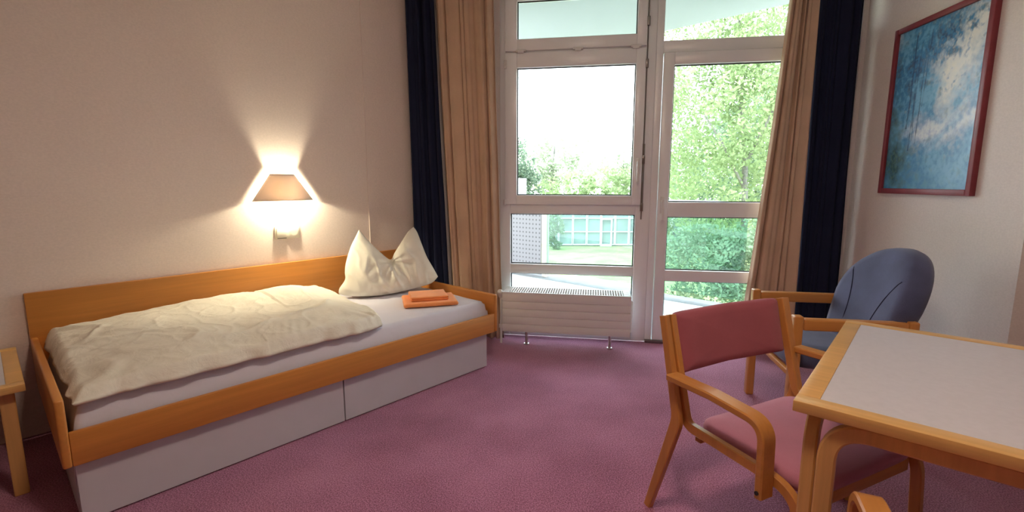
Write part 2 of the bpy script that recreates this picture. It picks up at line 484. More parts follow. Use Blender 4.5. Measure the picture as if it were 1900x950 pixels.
for z0, z1 in ((0.11, 0.480), (0.560, 0.952), (1.058, 2.004)):
    obj('pane', B(0.105, 1.125, 0.015, 0.019, z0, z1), 'window_glass', dl)
    obj('gasket', gasket(0.105, 1.125, z0, z1, 0.006), 'gasket', dl)
bm = bmesh.new(); box(bm, 0.050, 0.078, -0.032, -0.022, 0.975, 1.10, .004)
tube(bm, [(0.064, -0.03, 1.065), (0.064, -0.07, 1.065)], .009, 10); box(bm, 0.055, 0.073, -0.080, -0.064, 0.93, 1.078, .004)
obj('door_handle', bm, 'white_metal', dl, smooth=True)
obj('threshold', B(-0.0195, 1.27, -0.03, 0.0, 0, 0.022, bev=.004), 'dark_metal', door)

# ---------------------------------------------------------------- radiator
rad = thing('radiator', 'low white panel radiator with slotted top grille below the window', 'radiator', W0, WROT)
RX0, RX1, RY0, RY1, RZ0, RZ1 = -1.070, -0.146, -0.250, -0.050, 0.106, 0.403
bm = bmesh.new()
n = 5; hh = (RZ1 - .012 - RZ0) / n
for k in range(n): box(bm, RX0, RX1, RY0, RY0 + .018, RZ0 + k * hh + .0007, RZ0 + (k + 1) * hh - .0007, .0008)
obj('front_panel', bm, 'white_metal', rad, smooth=True)
obj('back_panel', B(RX0 + .02, RX1 - .02, RY1 - .018, RY1, RZ0, RZ1 - .014, bev=.002), 'white_metal', rad)
bm = bmesh.new()
for k in range(60):
    x = RX0 + .03 + k * (RX1 - RX0 - .06) / 59
    box(bm, x - .001, x + .001, RY0 + .025, RY1 - .025, RZ0 + .01, RZ1 - .03)
obj('convector_fins', bm, 'white_metal', rad)
bm = bmesh.new()
box(bm, RX0, RX1, RY0, RY0 + .014, RZ1 - .012, RZ1); box(bm, RX0, RX1, RY1 - .02, RY1, RZ1 - .012, RZ1)
for yk in (RY0 + .014 + (RY1 - RY0 - .034) / 3, RY0 + .014 + 2 * (RY1 - RY0 - .034) / 3):
    box(bm, RX0, RX1, yk - .003, yk + .003, RZ1 - .010, RZ1)
box(bm, RX0, RX0 + .05, RY0 + .014, RY1 - .02, RZ1 - .012, RZ1 - .0005); box(bm, RX1 - .05, RX1, RY0 + .014, RY1 - .02, RZ1 - .012, RZ1 - .0005)
ns = 46
for k in range(ns):
    x = RX0 + .05 + (k + .5) * (RX1 - RX0 - .10) / ns
    box(bm, x - .0045, x + .0045, RY0 + .014, RY1 - .02, RZ1 - .010, RZ1 - .001)
obj('top_grille', bm, 'white_metal', rad)
for x in (-0.895, -0.285):
    bm = bmesh.new()
    tube(bm, [(x, -0.205, 0), (x, -0.205, RZ0 + .04)], .011, 12); tube(bm, [(x, -0.205, 0), (x, -0.205, .008)], .02, 14)
    box(bm, x - .022, x + .022, -0.217, -0.10, RZ0 - .010, RZ0 + .004, .002)
    obj('leg', bm, 'tube_metal', rad, smooth=True)
bm = bmesh.new(); tube(bm, [(RX1 + .012, -0.16, .345), (RX1 + .012, -0.16, .12)], .008, 10)
tube(bm, [(RX1 - .005, -0.16, .345), (RX1 + .012, -0.16, .345)], .010, 10); tube(bm, [(RX1 - .005, -0.16, .12), (RX1 + .012, -0.16, .12)], .010, 10)
obj('pipe', bm, 'white_metal', rad, smooth=True)
bm = bmesh.new(); tube(bm, [(RX0 - .018, -0.205, .36), (RX0 - .018, -0.205, 0)], .009, 10); tube(bm, [(RX0 + .005, -0.205, .345), (RX0 - .018, -0.205, .345)], .011, 10)
tube(bm, [(RX0 - .018, -0.205, .120), (RX0 - .018, -0.205, .145)], .017, 12)
obj('pipe', bm, 'white_metal', rad, smooth=True)
bm = bmesh.new(); tube(bm, [(RX0 - .018, -0.205, .36), (RX0 - .020, -0.235, .40)], [.017, .021], 16); tube(bm, [(RX0 - .020, -0.235, .40), (RX0 - .021, -0.245, .408)], [.021, .015], 16)
obj('thermostat_valve', bm, 'white_metal', rad, smooth=True)

# ---------------------------------------------------------------- curtains
def curtain(name, mname, x0t, x1t, x0b, x1b, folds, amp, label, yc=-0.088, seed=0, flare=0.0, z0=0.012, pinch=1.0):
    bm = bmesh.new(); nx, nzv = folds * 22, 46; rnd = random.Random(seed)
    ph = [rnd.uniform(-.35, .35) for _ in range(folds + 2)]; aa = [rnd.uniform(.35, 1.2) for _ in range(folds + 2)]
    V = []
    for j in range(nzv + 1):
        t = j / nzv; z = z0 + (CEIL - 0.03 - z0) * t
        row = []
        for i in range(nx + 1):
            s = i / nx; g = (1 - t)
            xa = x0b + (x0t - x0b) * t ** .75; xb = x1b + (x1t - x1b) * t ** .75
            q = min(max(s * folds + .42 * sin(2 * pi * s * 1.5 + seed) * sin(pi * s) + .25 * sin(2 * pi * s * 3.1 + seed * 2) * sin(pi * s), 0), folds); k = int(min(q, folds - 1e-6)); fr = q - k
            a = aa[k] * (1 - fr) + aa[k + 1] * fr
            qq = q + .6 * (ph[k] * (1 - fr) + ph[k + 1] * fr) + .05 * sin(g * 3 + k) + .10 * nz(q * 1.3, g * 1.5, seed)
            w = 1 - 2 * abs(sin(pi * qq)) ** .62 + .18 * sin(4 * pi * qq + k)
            y = yc + amp * a * w * (0.85 + .15 * g) - flare * (g ** 5) * s
            x = xa + (xb - xa) * s + .012 * nz(q * .9, z * 1.1, seed) * g + amp * .35 * cos(2 * pi * q * 1.0 + 1) * .4
            row.append(bm.verts.new((x, y, z)))
        V.append(row)
    for j in range(nzv):
        for i in range(nx): bm.faces.new((V[j][i], V[j][i + 1], V[j + 1][i + 1], V[j + 1][i]))
    o = obj(name, bm, mname, None, W0, WROT, smooth='all')
    md = o.modifiers.new('thickness', 'SOLIDIFY'); md.thickness = 0.003; md.offset = 0
    tag(o, label, 'curtain'); return o
curtain('blackout_curtain', 'navy_curtain', -1.815, -1.60, -1.79, -1.50, 5, .026, 'navy curtain panel hanging in the left corner behind the pillow', yc=-.085, seed=3)
curtain('curtain', 'tan_curtain', -1.585, -1.165, -1.46, -1.085, 6, .032, 'tan curtain panel between the left navy curtain and the window', yc=-.088, seed=8, flare=.04)
curtain('curtain', 'tan_curtain', 0.805, 0.955, 0.60, 0.975, 4, .034, 'tan curtain panel hanging over the balcony door right edge', yc=-.095, seed=12)
curtain('blackout_curtain', 'navy_curtain', 0.955, 1.215, 0.975, 1.235, 5, .026, 'navy curtain panel hanging by the right wall behind the armchair', yc=-.092, seed=21)

# ---------------------------------------------------------------- bed
bed = thing('bed', 'beech single bed along the left wall with two grey under-bed drawers', 'bed', B0, BROT)
U0, U1 = -2.045, 0.062                    # outer faces of the end boards
obj('headboard', B(U0, 0.040, 0.945, 0.970, 0.25, 0.692, bev=.004), 'bed_beech_x', bed, smooth=True)
bb = bmesh.new(); box(bb, U0 + .026, U1 - .026, -0.040, -0.018, 0.236, 0.358, .004)
obj('side_rail', bb, 'bed_beech_x', bed, smooth=True)
for a in (U0, U1 - .026):
    e = B(a, a + .026, -0.042, 0.944, 0.236, 0.482, bev=.007, seg=3)
    obj('end_board', e, 'bed_beech_y', bed, smooth=True)
obj('bed_base', B(U0 + .03, -.02, 0.02, 0.93, 0.012, 0.236), 'drawer_laminate', bed)
for a, b_ in ((-2.012, -1.008), (-1.002, 0.0)):
    d = obj('drawer_front', B(a, b_, -0.002, 0.016, 0.006, 0.228, bev=.0015), 'drawer_laminate', bed)
    obj('grip_slot', B((a + b_) / 2 - .07, (a + b_) / 2 + .07, -0.0035, 0.004, 0.2225, 0.2300, bev=.001), 'dark_gap', d)
obj('slat_base', B(U0 + .03, U1 - .03, 0.0, 0.94, 0.236, 0.27), 'bed_beech_y', bed)
# mattress
def mtop(s, t):
    u = U0 + .034 + (U1 - U0 - .068) * s; v = -0.010 + 0.945 * t
    ed = min(s * 2.04, (1 - s) * 2.04, t * .945, (1 - t) * .945)
    h = .15 * (1 - (1 - min(1, ed / .05)) ** 2.6)
    h += .004 * nz(u * 5, v * 5) * min(1, ed / .05) + .0025 * sin(u * 30 + 4 * nz(u * 3, v * 3)) * exp(-ed / .05)
    return Vector((u, v, 0.29 + h))
mt = obj('mattress', gridbody(150, 70, mtop, lambda s, t: Vector((U0 + .034 + (U1 - U0 - .068) * s, -0.010 + .945 * t, .272))), 'sheet_cotton', None, B0, BROT, smooth='all')
tag(mt, 'mattress in a pale lilac fitted sheet lying in the bed', 'mattress')
# duvet
def ridges(u, v):
    f = 0
    f += .016 * nz(u * 2.4, v * 3.2, 1.3) + .004 * nz(u * 6, v * 8, 4)
    r = 1 - abs(nz(u * 2.2 + 1.2 * v, v * 3.5 - u, 7.7)) * 7; f += .006 * max(0, r) ** 2
    r = 1 - abs(nz(u * 5.0 - 2 * v, v * 5 + u * 2, 2.2)) * 6; f += .0022 * max(0, r) ** 2
    r = 1 - abs(nz(u * 7 + 3 * v, v * 4 - 2 * u, 5.2)) * 5; f += .0015 * max(0, r) ** 2
    f += .0010 * nz(u * 22, v * 16, 9)
    return f
DU0, DU1, DV0, DV1 = -2.00, -0.70, -0.028, 0.915
def dtop(s, t):
    u = DU0 + (DU1 - DU0) * s; v = DV0 + (DV1 - DV0) * t
    ed = min(s * 1.30, (1 - s) * 1.30, t * .94, (1 - t) * .94)
    k = .72 * (1 - (1 - min(1, ed / .045)) ** 2.2) + .28 * (1 - (1 - min(1, ed / .25)) ** 2)
    mid = .070 + .045 * t + .020 * sin(pi * s) 
    # edge ruffles
    ruf = exp(-ed / .04)
    per = (u * 38 if min(t, 1 - t) * .94 < min(s, 1 - s) * 1.3 else v * 38)
    rr = .0055 * sin(per + 9 * nz(u * 4, v * 4)) * ruf
    z = .436 + mid * k + ridges(u, v) * k * 1.5
    u += .010 * nz(v * 9, 3.3, s * 3) * (1 if s > .5 else -1) * ruf * 2 + rr * .5
    v += .010 * nz(u * 8, 1.3, t * 3) * ruf * 2 + rr
    if s > .5: u += .05 * (v * .9 - .30) * (s - .5) * 2 * 1.0
    if s > .5:                             # blunt, gathered corner
        cu = max(0, 1 - (1 - s) * 1.3 / .16); cv = max(0, 1 - t * .94 / .16); q = cu * cv
        u -= .045 * q; v += .030 * q
        g_ = exp(-(t * .94 / .13) ** 2) * min(1, (s - .5) * 3)
        z += .006 * sin(u * 75 + 30 * nz(u * 3, v * 2)) * g_ * (1 - ruf) + .016 * g_ * k
    g_ = exp(-(s * 1.3 / .16) ** 2); z += .006 * sin(v * 60 + 24 * nz(u * 2, v * 3)) * g_ * (1 - ruf)
    z += .012 * ruf + rr * .6
    if s > 0.7:                            # slump towards the pillow side
        z += .030 * exp(-((s - .80) / .09) ** 2) * exp(-((t - .75) / .28) ** 2)
    return Vector((u, v, max(z, .456)))
def dbot(s, t):
    p = dtop(s, t); return Vector((p.x, p.y, min(p.z - .008, .4465)))
dv = obj('duvet', gridbody(230, 150, dtop, dbot), 'cream_cotton', None, B0, BROT, smooth='all')
tag(dv, 'puffy wrinkled cream duvet spread over the left part of the bed', 'duvet')

# pillow: a Coons patch with two pulled-up corners
def curve(pts, n=64):
    P = [Vector(p) for p in pts]; L = [0]
    for a, b in zip(P, P[1:]): L.append(L[-1] + (b - a).length)
    def f(s):
        d = s * L[-1]
        for i in range(len(P) - 1):
            if d <= L[i + 1] + 1e-9:
                q = (d - L[i]) / max(1e-9, L[i + 1] - L[i])
                p0, p1, p2, p3 = P[max(i - 1, 0)], P[i], P[i + 1], P[min(i + 2, len(P) - 1)]
                return 0.5 * ((2 * p1) + (p2 - p0) * q + (2 * p0 - 5 * p1 + 4 * p2 - p3) * q * q + (3 * p1 - p0 - 3 * p2 + p3) * q ** 3)
        return P[-1]
    return f
cb = curve([(-.335, .012), (-.26, -.005), (-.05, -.012), (.15, .005), (.28, .03), (.335, .075)])
ct = curve([(-.185, .425), (-.13, .350), (-.05, .262), (.012, .212), (.045, .255), (.10, .33), (.150, .395), (.190, .425)])
cl_ = curve([(-.335, .012), (-.330, .045), (-.292, .100), (-.290, .15), (-.280, .21), (-.245, .31), (-.205, .385), (-.185, .425)])
cr2 = curve([(.335, .075), (.305, .14), (.27, .21), (.24, .30), (.213, .385), (.190, .425)])
def coons(s, t):
    c00, c10, c01, c11 = cb(0), cb(1), ct(0), ct(1)
    return (cb(s) * (1 - t) + ct(s) * t) + (cl_(t) * (1 - s) + cr2(t) * s) - (c00 * (1 - s) * (1 - t) + c10 * s * (1 - t) + c01 * (1 - s) * t + c11 * s * t)
def pbody(sign):
    def f(s, t):
        p = coons(s, t)
        e = max(0, 4 * s * (1 - s)) ** .55 * max(0, 4 * t * (1 - t)) ** .5
        low = 1.0 - .45 * t
        D = .125 * e * low
        # crease running down from the notch
        cx = p.x - (.012 + .16 * (1 - t))
        D *= 1 - .70 * exp(-(cx / .030) ** 2) * max(0, t - .25) / .75
        if sign < 0:
            D += (.016 * nz(p.x * 9, p.y * 9, 3) + .013 * max(0, 1 - 4 * abs(nz(p.x * 11 + p.y * 6, p.y * 5 - p.x * 5, 9)))) * e
            # creases fanning out from the notch
            a = atan2(p.y - .2, p.x - .02); rr = sqrt((p.x - .02) ** 2 + (p.y - .2) ** 2)
            D += .012 * sin(a * 11) * exp(-rr / .10) * e
            y = -D
        else:
            y = D * .8
        lean = .28 * p.y
        twist = .03 * sin(p.x * 8)
        return Vector((p.x, y + lean + twist, p.y + .018))
    return f
pil = obj('pillow', gridbody(72, 64, pbody(-1), pbody(1)), 'pillow_cotton', None, bp(-.30, .625, .442), BROT - radians(28), smooth='all')
tag(pil, 'cream pillow propped upright with two pointed corners on the bed', 'pillow')

# folded towels
def towel(w, d, h, layers, seed):
    bm = bmesh.new(); hh = h / layers
    for k in range(layers):
        def top(s, t, k=k):
            x = -w / 2 + w * s; y = -d / 2 + d * t
            ed = min(s * w, (1 - s) * w, t * d, (1 - t) * d)
            e = (1 - (1 - min(1, ed / (hh * .5))) ** 2) ** .5
            return Vector((x + .004 * nz(y * 12, k, seed), y + .004 * nz(x * 12, k + 5, seed), hh * (k + .5) + hh * .48 * e + .002 * nz(x * 18, y * 18, k + seed)))
        def bot(s, t, k=k):
            p = top(s, t); ed = min(s * w, (1 - s) * w, t * d, (1 - t) * d)
            e = (1 - (1 - min(1, ed / (hh * .5))) ** 2) ** .5
            return Vector((p.x, p.y, hh * (k + .5) - hh * .48 * e))
        g = gridbody(44, 36, top, bot)
        me = bpy.data.meshes.new('tmp'); g.to_mesh(me); g.free(); bm.from_mesh(me); bpy.data.meshes.remove(me)
    return bm
t1 = obj('folded_towel', towel(.335, .27, .026, 1, 3), 'orange_towel', None, bp(-.265, .245, .4445), BROT - radians(32), smooth='all')
tag(t1, 'larger orange folded towel lying directly on the mattress, lower of two', 'towel')
t2 = obj('folded_towel', towel(.235, .20, .026, 2, 7), 'orange_towel', None, bp(-.262, .262, .4712), BROT - radians(31), smooth='all')
tag(t2, 'smaller orange folded towel on top of the larger one', 'towel')

# ---------------------------------------------------------------- side table by the bed
st = thing('side_table', 'low beech side table with grey top left of the bed', 'table', bp(-2.095, .335), BROT)
def tabletop(L, D, z0, z1, bw, wname, parent, x0=0, flip=1):
    """ beech lipping round a grey laminate field; x from 0 to flip*L """
    xa, xb = (0, L) if flip > 0 else (-L, 0)
    bm = bmesh.new()
    box(bm, xa, xb, 0, bw, z0, z1, .002); box(bm, xa, xb, D - bw, D, z0, z1, .002)
    box(bm, xa, xa + bw, bw, D - bw, z0, z1 - .0003, .003); box(bm, xb - bw, xb, bw, D - bw, z0, z1 - .0003, .003)
    e = obj('table_edge', bm, wname, parent, smooth=True)
    obj('table_top', B(xa + bw, xb - bw, bw, D - bw, z0 + .004, z1 - .0008), 'grey_laminate', parent)
tabletop(.62, .62, .425, .452, .05, 'table_beech_x', st, flip=-1)
for x, y in ((-.052, .07), (-.55, .07), (-.052, .56), (-.55, .56)):
    obj('leg', B(x - .022, x + .022, y - .022, y + .022, 0, .425, bev=.005), 'table_beech_z', st)
bm = bmesh.new(); box(bm, -.55, -.07, .05, .07, .375, .425, .003); box(bm, -.55, -.07, .55, .57, .375, .425, .003)
obj('apron', bm, 'table_beech_x', st)

# ---------------------------------------------------------------- wall lamp, switches
WL = LV
lamp = thing('wall_lamp', 'grey trapezoid metal wall lamp glowing above the bed', 'lamp', bp(-0.835, WL, 1.085), BROT)
def shade():
    bm = bmesh.new(); nx, nzz = 28, 10; rows = []
    for j in range(nzz + 1):
        t = j / nzz; row = []
        hw = .190 * (1 - t) + .075 * t
        for i in range(nx + 1):
            s = -1 + 2 * i / nx
            dep = .014 + (.090 * (1 - t) + .060 * t) * (1 - s * s)
            row.append(bm.verts.new((hw * s, -dep, .165 * t)))
        rows.append(row)
    for j in range(nzz):
        for i in range(nx): bm.faces.new((rows[j][i], rows[j][i + 1], rows[j + 1][i + 1], rows[j + 1][i]))
    return bm
sh = obj('lamp_shade', shade(), 'lamp_metal', lamp, smooth='all')
md = sh.modifiers.new('thickness', 'SOLIDIFY'); md.thickness = .002
bm = bmesh.new(); box(bm, -.03, .03, -.012, 0, .01, .09, .004); tube(bm, [(0, -.010, .05), (0, -.036, .05)], .011, 12)
obj('wall_plate', bm, 'white_metal', lamp, smooth=True)
bm = bmesh.new(); bmesh.ops.create_uvsphere(bm, u_segments=16, v_segments=10, radius=.016)
for v_ in bm.verts: v_.co = Vector((v_.co.x, v_.co.y - .050, v_.co.z * 1.2 + .050))
obj('bulb', bm, 'bulb_glow', lamp, smooth='all')


sw = thing('wall_switch', 'cream double switch and socket plate under the wall lamp', 'switch', bp(-0.824, WL, .882), BROT)
obj('plate', B(-.078, .078, -.009, 0, -.040, .040, bev=.003), 'switch_plastic', sw, smooth=True)
obj('rocker', B(-.070, -.006, -.017, -.009, -.031, .033, bev=.003), 'switch_plastic', sw, smooth=True)
bm = bmesh.new(); box(bm, .008, .070, -.014, -.009, -.033, .033, .003)
tube(bm, [(.039, -.0142, 0), (.039, -.0155, 0)], .022, 24)
obj('socket_cover', bm, 'switch_plastic', sw, smooth=True)
obj('lower_gap', B(-.066, -.012, -.0178, -.012, -.036, -.032), 'dark_metal', sw)

# ---------------------------------------------------------------- ceiling lamp
cl = thing('ceiling_lamp', 'round opal ceiling lamp in the middle of the room', 'lamp', (.12, .72, CEIL))
bm = bmesh.new(); tube(bm, [(0, 0, -.02), (0, 0, 0)], .19, 40); obj('lamp_base', bm, 'white_metal', cl, smooth=True)
bm = bmesh.new(); bmesh.ops.create_uvsphere(bm, u_segments=32, v_segments=12, radius=.175)
for v_ in bm.verts: v_.co.z = v_.co.z * .28 - .03
obj('diffuser', bm, 'lamp_diffuser', cl, smooth='all')

# ---------------------------------------------------------------- picture
PW, PH = .685, .94
pic = thing('framed_picture', 'blue forest path print in a dark red frame on the right wall', 'picture', P0 - RD * (.333 + PW / 2) + Vector((0, 0, 1.134)), atan2(-RD.y, -RD.x))
# local x runs along the wall towards the camera, -y... pick the side facing the room
bm = bmesh.new(); fw_ = .030
box(bm, -PW / 2, -PW / 2 + fw_, -.028, 0, 0, PH, .003); box(bm, PW / 2 - fw_, PW / 2, -.028, 0, 0, PH, .003)
box(bm, -PW / 2 + fw_, PW / 2 - fw_, -.028, 0, 0, fw_, .003); box(bm, -PW / 2 + fw_, PW / 2 - fw_, -.028, 0, PH - fw_, PH, .003)
obj('frame', bm, 'picture_frame_red', pic, smooth=True)
def painting():
    W_, H_ = PW - 2 * fw_, PH - 2 * fw_
    nx, ny = 190, 270
    me = bpy.data.meshes.new('print'); vs = []; cols = []
    def mixc(a, b, f):
        f = max(0, min(1, f)); return tuple(a[i] * (1 - f) + b[i] * f for i in range(3))
    def fbm(x, y, z, o=5):
        a, s = 0, .5
        for k in range(o): a += s * nz(x, y, z + k * 7.3); x *= 2.1; y *= 2.1; s *= .6
        return a
    navy = (.012, .07, .20); blue = (.045, .24, .50); mid = (.18, .46, .70); pale = (.74, .80, .86); cream = (.92, .90, .82); teal = (.02, .09, .12); lil = (.36, .44, .66)
    for j in range(ny + 1):
        for i in range(nx + 1):
            x = i / nx; y = 1 - j / ny            # x 0..1 left-right, y 0 top .. 1 bottom
            n1 = fbm(x * 4, y * 6, 1); n2 = fbm(x * 11, y * 15, 5, 4); n3 = fbm(x * 26, y * 34, 9, 3)
            c = mixc(mid, blue, .5 + n1 * 1.8 + n3 * 1.6)
            glow = exp(-(((x - .72) / .26) ** 2 + ((y - .27) / .24) ** 2)) + .5 * exp(-(((x - .66) / .10) ** 2 + ((y - .43) / .12) ** 2))
            glow += .75 * exp(-(((x - 1.0) / .22) ** 2 + ((y - .10) / .10) ** 2)) + .45 * exp(-(((x - .05) / .14) ** 2 + ((y - .05) / .08) ** 2))
            c = mixc(c, mixc(cream, pale, .4 + n2), glow * 1.25 + n2 * .9 + n1 * .9 - .25)
            n3 *= 1.4; fol = exp(-(((x - .45 - .25 * (1 - y * 3)) / .28) ** 2 + ((y - .12) / .14) ** 2)) + .9 * exp(-(((x - .18) / .22) ** 2 + ((y - .28) / .17) ** 2))
            c = mixc(c, mixc(navy, blue, .45 + n3 * 2.6), fol * 1.35 + n2 * 2.0 + n3 * 1.0 - .42)
            # sloping pale banks and streaks in the lower half
            st_ = exp(-(((x - .42 - (y - .6) * .3) / .24) ** 2 + ((y - .63 - x * .04) / .085) ** 2)) + .8 * exp(-(((x - .9) / .34) ** 2 + ((y - .60 + .22 * (x - .9)) / .10) ** 2))
            lines = .5 + .5 * sin((y * 46 + x * 18 + 5 * n1 + 2 * n2))
            c = mixc(c, mixc(pale, lil, .55 - lines * .5 + n3), st_ * 1.25 * (.55 + .45 * lines) + n2 * .5 - .1)
            low = max(0, (y - .72) / .28)
            c = mixc(c, mixc(blue, (.10, .33, .52), .5 + n2 * 2 + .3 * sin(y * 60 + x * 30 + n1 * 7)), low * 1.1 * (.7 + n1))
            dk = exp(-(((x - .08) / .20) ** 2 + ((y - .84) / .16) ** 2)) + .5 * exp(-(((x - .03) / .10) ** 2 + ((y - .55) / .16) ** 2))
            c = mixc(c, mixc(teal, (.10, .20, .17), .4 + n3 * 2), dk * 1.2 + n2 - .15)
            for tx, sl, w, y0, y1 in ((.30, -.05, .013, .10, .76), (.365, -.03, .009, .22, .72), (.235, -.02, .012, .05, .62), (.27, .10, .008, .3, .7), (.40, -.06, .007, .05, .5)):
                if y0 < y < y1:
                    dd = abs(x - (tx + sl * (y - .3) + .012 * nz(y * 6, tx * 40)))
                    c = mixc(c, navy, (1 - dd / w) * (.9 + n2 * 2) if dd < w else 0)
            vs.append(((x - .5) * W_, 0, H_ * j / ny)); cols.append((max(0, c[0]), max(0, c[1]), max(0, c[2]), 1))
    fs = [(j * (nx + 1) + i, j * (nx + 1) + i + 1, (j + 1) * (nx + 1) + i + 1, (j + 1) * (nx + 1) + i) for j in range(ny) for i in range(nx)]
    # a thin board behind the printed face
    k = len(vs)
    vs += [(-W_ / 2, .008, 0), (W_ / 2, .008, 0), (W_ / 2, .008, H_), (-W_ / 2, .008, H_)]; cols += [(.5, .5, .5, 1)] * 4
    fs.append((k + 3, k + 2, k + 1, k))
    me.from_pydata(vs, [], fs)
    ca = me.color_attributes.new('ink', 'FLOAT_COLOR', 'POINT')
    for i, c in enumerate(cols): ca.data[i].color = c
    m, t, b = nodes('printed_paper')
    a = t.nodes.new('ShaderNodeAttribute'); a.attribute_name = 'ink'
    lk(t, a.outputs['Color'], b.inputs['Base Color']); b.inputs['Roughness'].default_value = .35
    me.materials.append(m)
    o = bpy.data.objects.new('print', me); COL.objects.link(o); o.parent = pic; o.location = (0, -.014, fw_); return o
painting()

# ---------------------------------------------------------------- armchair
ar = thing('armchair', 'beech armchair with rounded blue-grey upholstered back by the right wall', 'armchair', (1.318, 2.372, 0), radians(-99.0))
AH = .275
def fc(x, f, z): return Vector((x, -f, z))
for sgn in (-1, 1):
    xo = sgn * AH
    for f0, zt, nm in ((0.0, .612, 'front_leg'), (-.46, .605, 'rear_leg')):
        obj(nm, B(xo - .0235, xo + .0235, -f0 - .02, -f0 + .02, 0, zt, bev=.007, seg=3), 'chair_beech_z', ar, smooth=True)
    obj('armrest', B(xo - .022, xo + .022, .021, .439, .548, .600, bev=.007, seg=3), 'chair_beech_y', ar, smooth=True)
obj('cross_rail', B(-AH + .024, AH - .024, -.012, .012, .318, .343, bev=.004), 'chair_beech_x', ar, smooth=True)
obj('cross_rail', B(-AH + .024, AH - .024, .448, .472, .318, .35, bev=.004), 'chair_beech_x', ar, smooth=True)
seatprof = [(0, .0), (.6, .0), (.93, .004), (.985, .025), (1.0, .05), (.985, .078), (.95, .094), (.85, .104), (.5, .110), (0, .112)]
obj('seat', pad(superell(.245, .245, 5, 56, 0, -.235), seatprof, lambda x, f, h: Vector((x, -f - .0, .342 + h * .78 + .02 * (f + .25)))), 'blue_upholstery', ar, smooth='all')
# back: rounded-top shell, reclined
def back_outline():
    o = []
    for k in range(13): o.append((-.225 - .055 * (k / 12) ** .7, .05 + .27 * k / 12))
    for k in range(1, 32):
        a = pi - pi * k / 32; o.append((.28 * cos(a), .32 + .275 * sin(a) ** .92))
    for k in range(13): o.append((.225 + .055 * ((12 - k) / 12) ** .7, .05 + .27 * (12 - k) / 12))
    return o
def bk(x, y, h):
    rc = .30                                  # recline slope
    f = -.345 - y * rc
    dish = -.55 * x * x                      # shell wraps forward at the sides
    f2 = f - dish * .9
    return Vector((x, -(f2 + h), .335 + y * .93))
bprof = [(0, .030), (.5, .028), (.8, .022), (.93, .010), (.985, -.010), (1.0, -.035), (.99, -.07), (.94, -.095), (.8, -.105), (0, -.11)]
bo = obj('backrest', pad(back_outline(), bprof, bk), 'blue_upholstery', ar, smooth='all')
for sgn in (-1, 1):
    pts = []
    for k in range(25):
        q = k / 24; y = .06 + .40 * q
        x = sgn * (.092 + .02 * q + .088 * q ** 3.2)
        r_ = sqrt((x / .28) ** 2 + ((y - .33) / (.265 if y > .33 else .33)) ** 2)
        h = .010
        for (s0, h0), (s1, h1) in zip(bprof[:4], bprof[1:5]):
            if s0 <= r_ <= s1: h = h0 + (h1 - h0) * (r_ - s0) / (s1 - s0)
        pts.append(bk(x, y, h + .0005))
    bm = bmesh.new(); tube(bm, pts, .0028, 6); obj('seam', bm, 'blue_piping', bo, smooth='all')

# ---------------------------------------------------------------- bentwood chairs
def bent_chair(label, loc, rz, group=None):
    c = thing('dining_chair', label, 'chair', loc, rz)
    zt, yt, zk, za, yb, yf = .743, -.089, .377, .558, .325, -.118
    for sg in (-1, 1):
        def tc_(x, f, z, sg=sg): return Vector((sg * x, -f, z))
        p = fillet([(yt - .012, zt), (-.014, zk + .02), (yf - .02, 0)], .10, 8)
        th = [.030 + .012 * exp(-((q.y - zk) / .06) ** 2) for q in p]
        obj('rear_leg', strip(bmesh.new(), p, .298, .320, th, .003, tc_), 'chair_beech_z', c, smooth=True)
        p = fillet([(yt - .008, zt + .002), (.004, zk + .008), (.410, zk), (.432, 0)], [.045, .105], 10)
        obj('side_frame', strip(bmesh.new(), p, .273, .2965, .032, .003, tc_), 'chair_beech_z', c, smooth=True)
        p = fillet([(-.035, za - .008), (.14, za - .002), (yb, za - .012), (yb + .005, .335)], [.3, .060], 10)
        a = obj('armrest', strip(bmesh.new(), p, .2975, .350, .023, .004, tc_), 'chair_beech_y', c, smooth=True)
        bm = bmesh.new(); tube(bm, [tc_(.349, yb + .004, .352), tc_(.3535, yb + .004, .352)], .006, 12)
        obj('bolt', bm, 'black_plastic', a)
    bprof_ = [(0, .016), (.7, .016), (.93, .013), (.985, .004), (1.0, -.004), (.985, -.012), (.9, -.016), (0, -.016)]
    ol = superell(.270, .102, 26, 96, 0, .644)
    def bf(x, z, h):
        k = (zt - z) / (zt - zk); f = (yt - .012) * (1 - k) + (-.012) * k
        return Vector((x, -(f + h - .022 * (1 - (x / .27) ** 2)), z))
    obj('backrest', pad(ol, bprof_, bf), 'rose_upholstery', c, smooth='all')
    sprof = [(0, 0), (.9, 0), (.97, .006), (1.0, .022), (.985, .038), (.93, .047), (.75, .052), (0, .056)]
    ol = []
    for x, f in superell(.264, .212, 9, 80, 0, .214):
        ol.append((x * (1 - .10 * max(0, (.12 - f) / .12)), f))
    obj('seat', pad(ol, sprof, lambda x, f, h: Vector((x, -f, .352 + h * .92 + .010 * (x / .26) ** 2 * (h / .056)))), 'seat_upholstery', c, smooth='all')
    obj('front_stretcher', B(-.272, .272, -.395, -.373, .290, .335, bev=.003), 'chair_beech_x', c, smooth=True)
    obj('rear_stretcher', B(-.272, .272, -.055, -.030, .336, .3515, bev=.003), 'chair_beech_x', c, smooth=True)
    return c
bent_chair('beech armed chair with rose upholstery standing at the left end of the table', (.851, 1.671, 0), .441)
bent_chair('beech chair of which only one curved armrest shows at the bottom edge', (.918, .522, 0), radians(155.7))

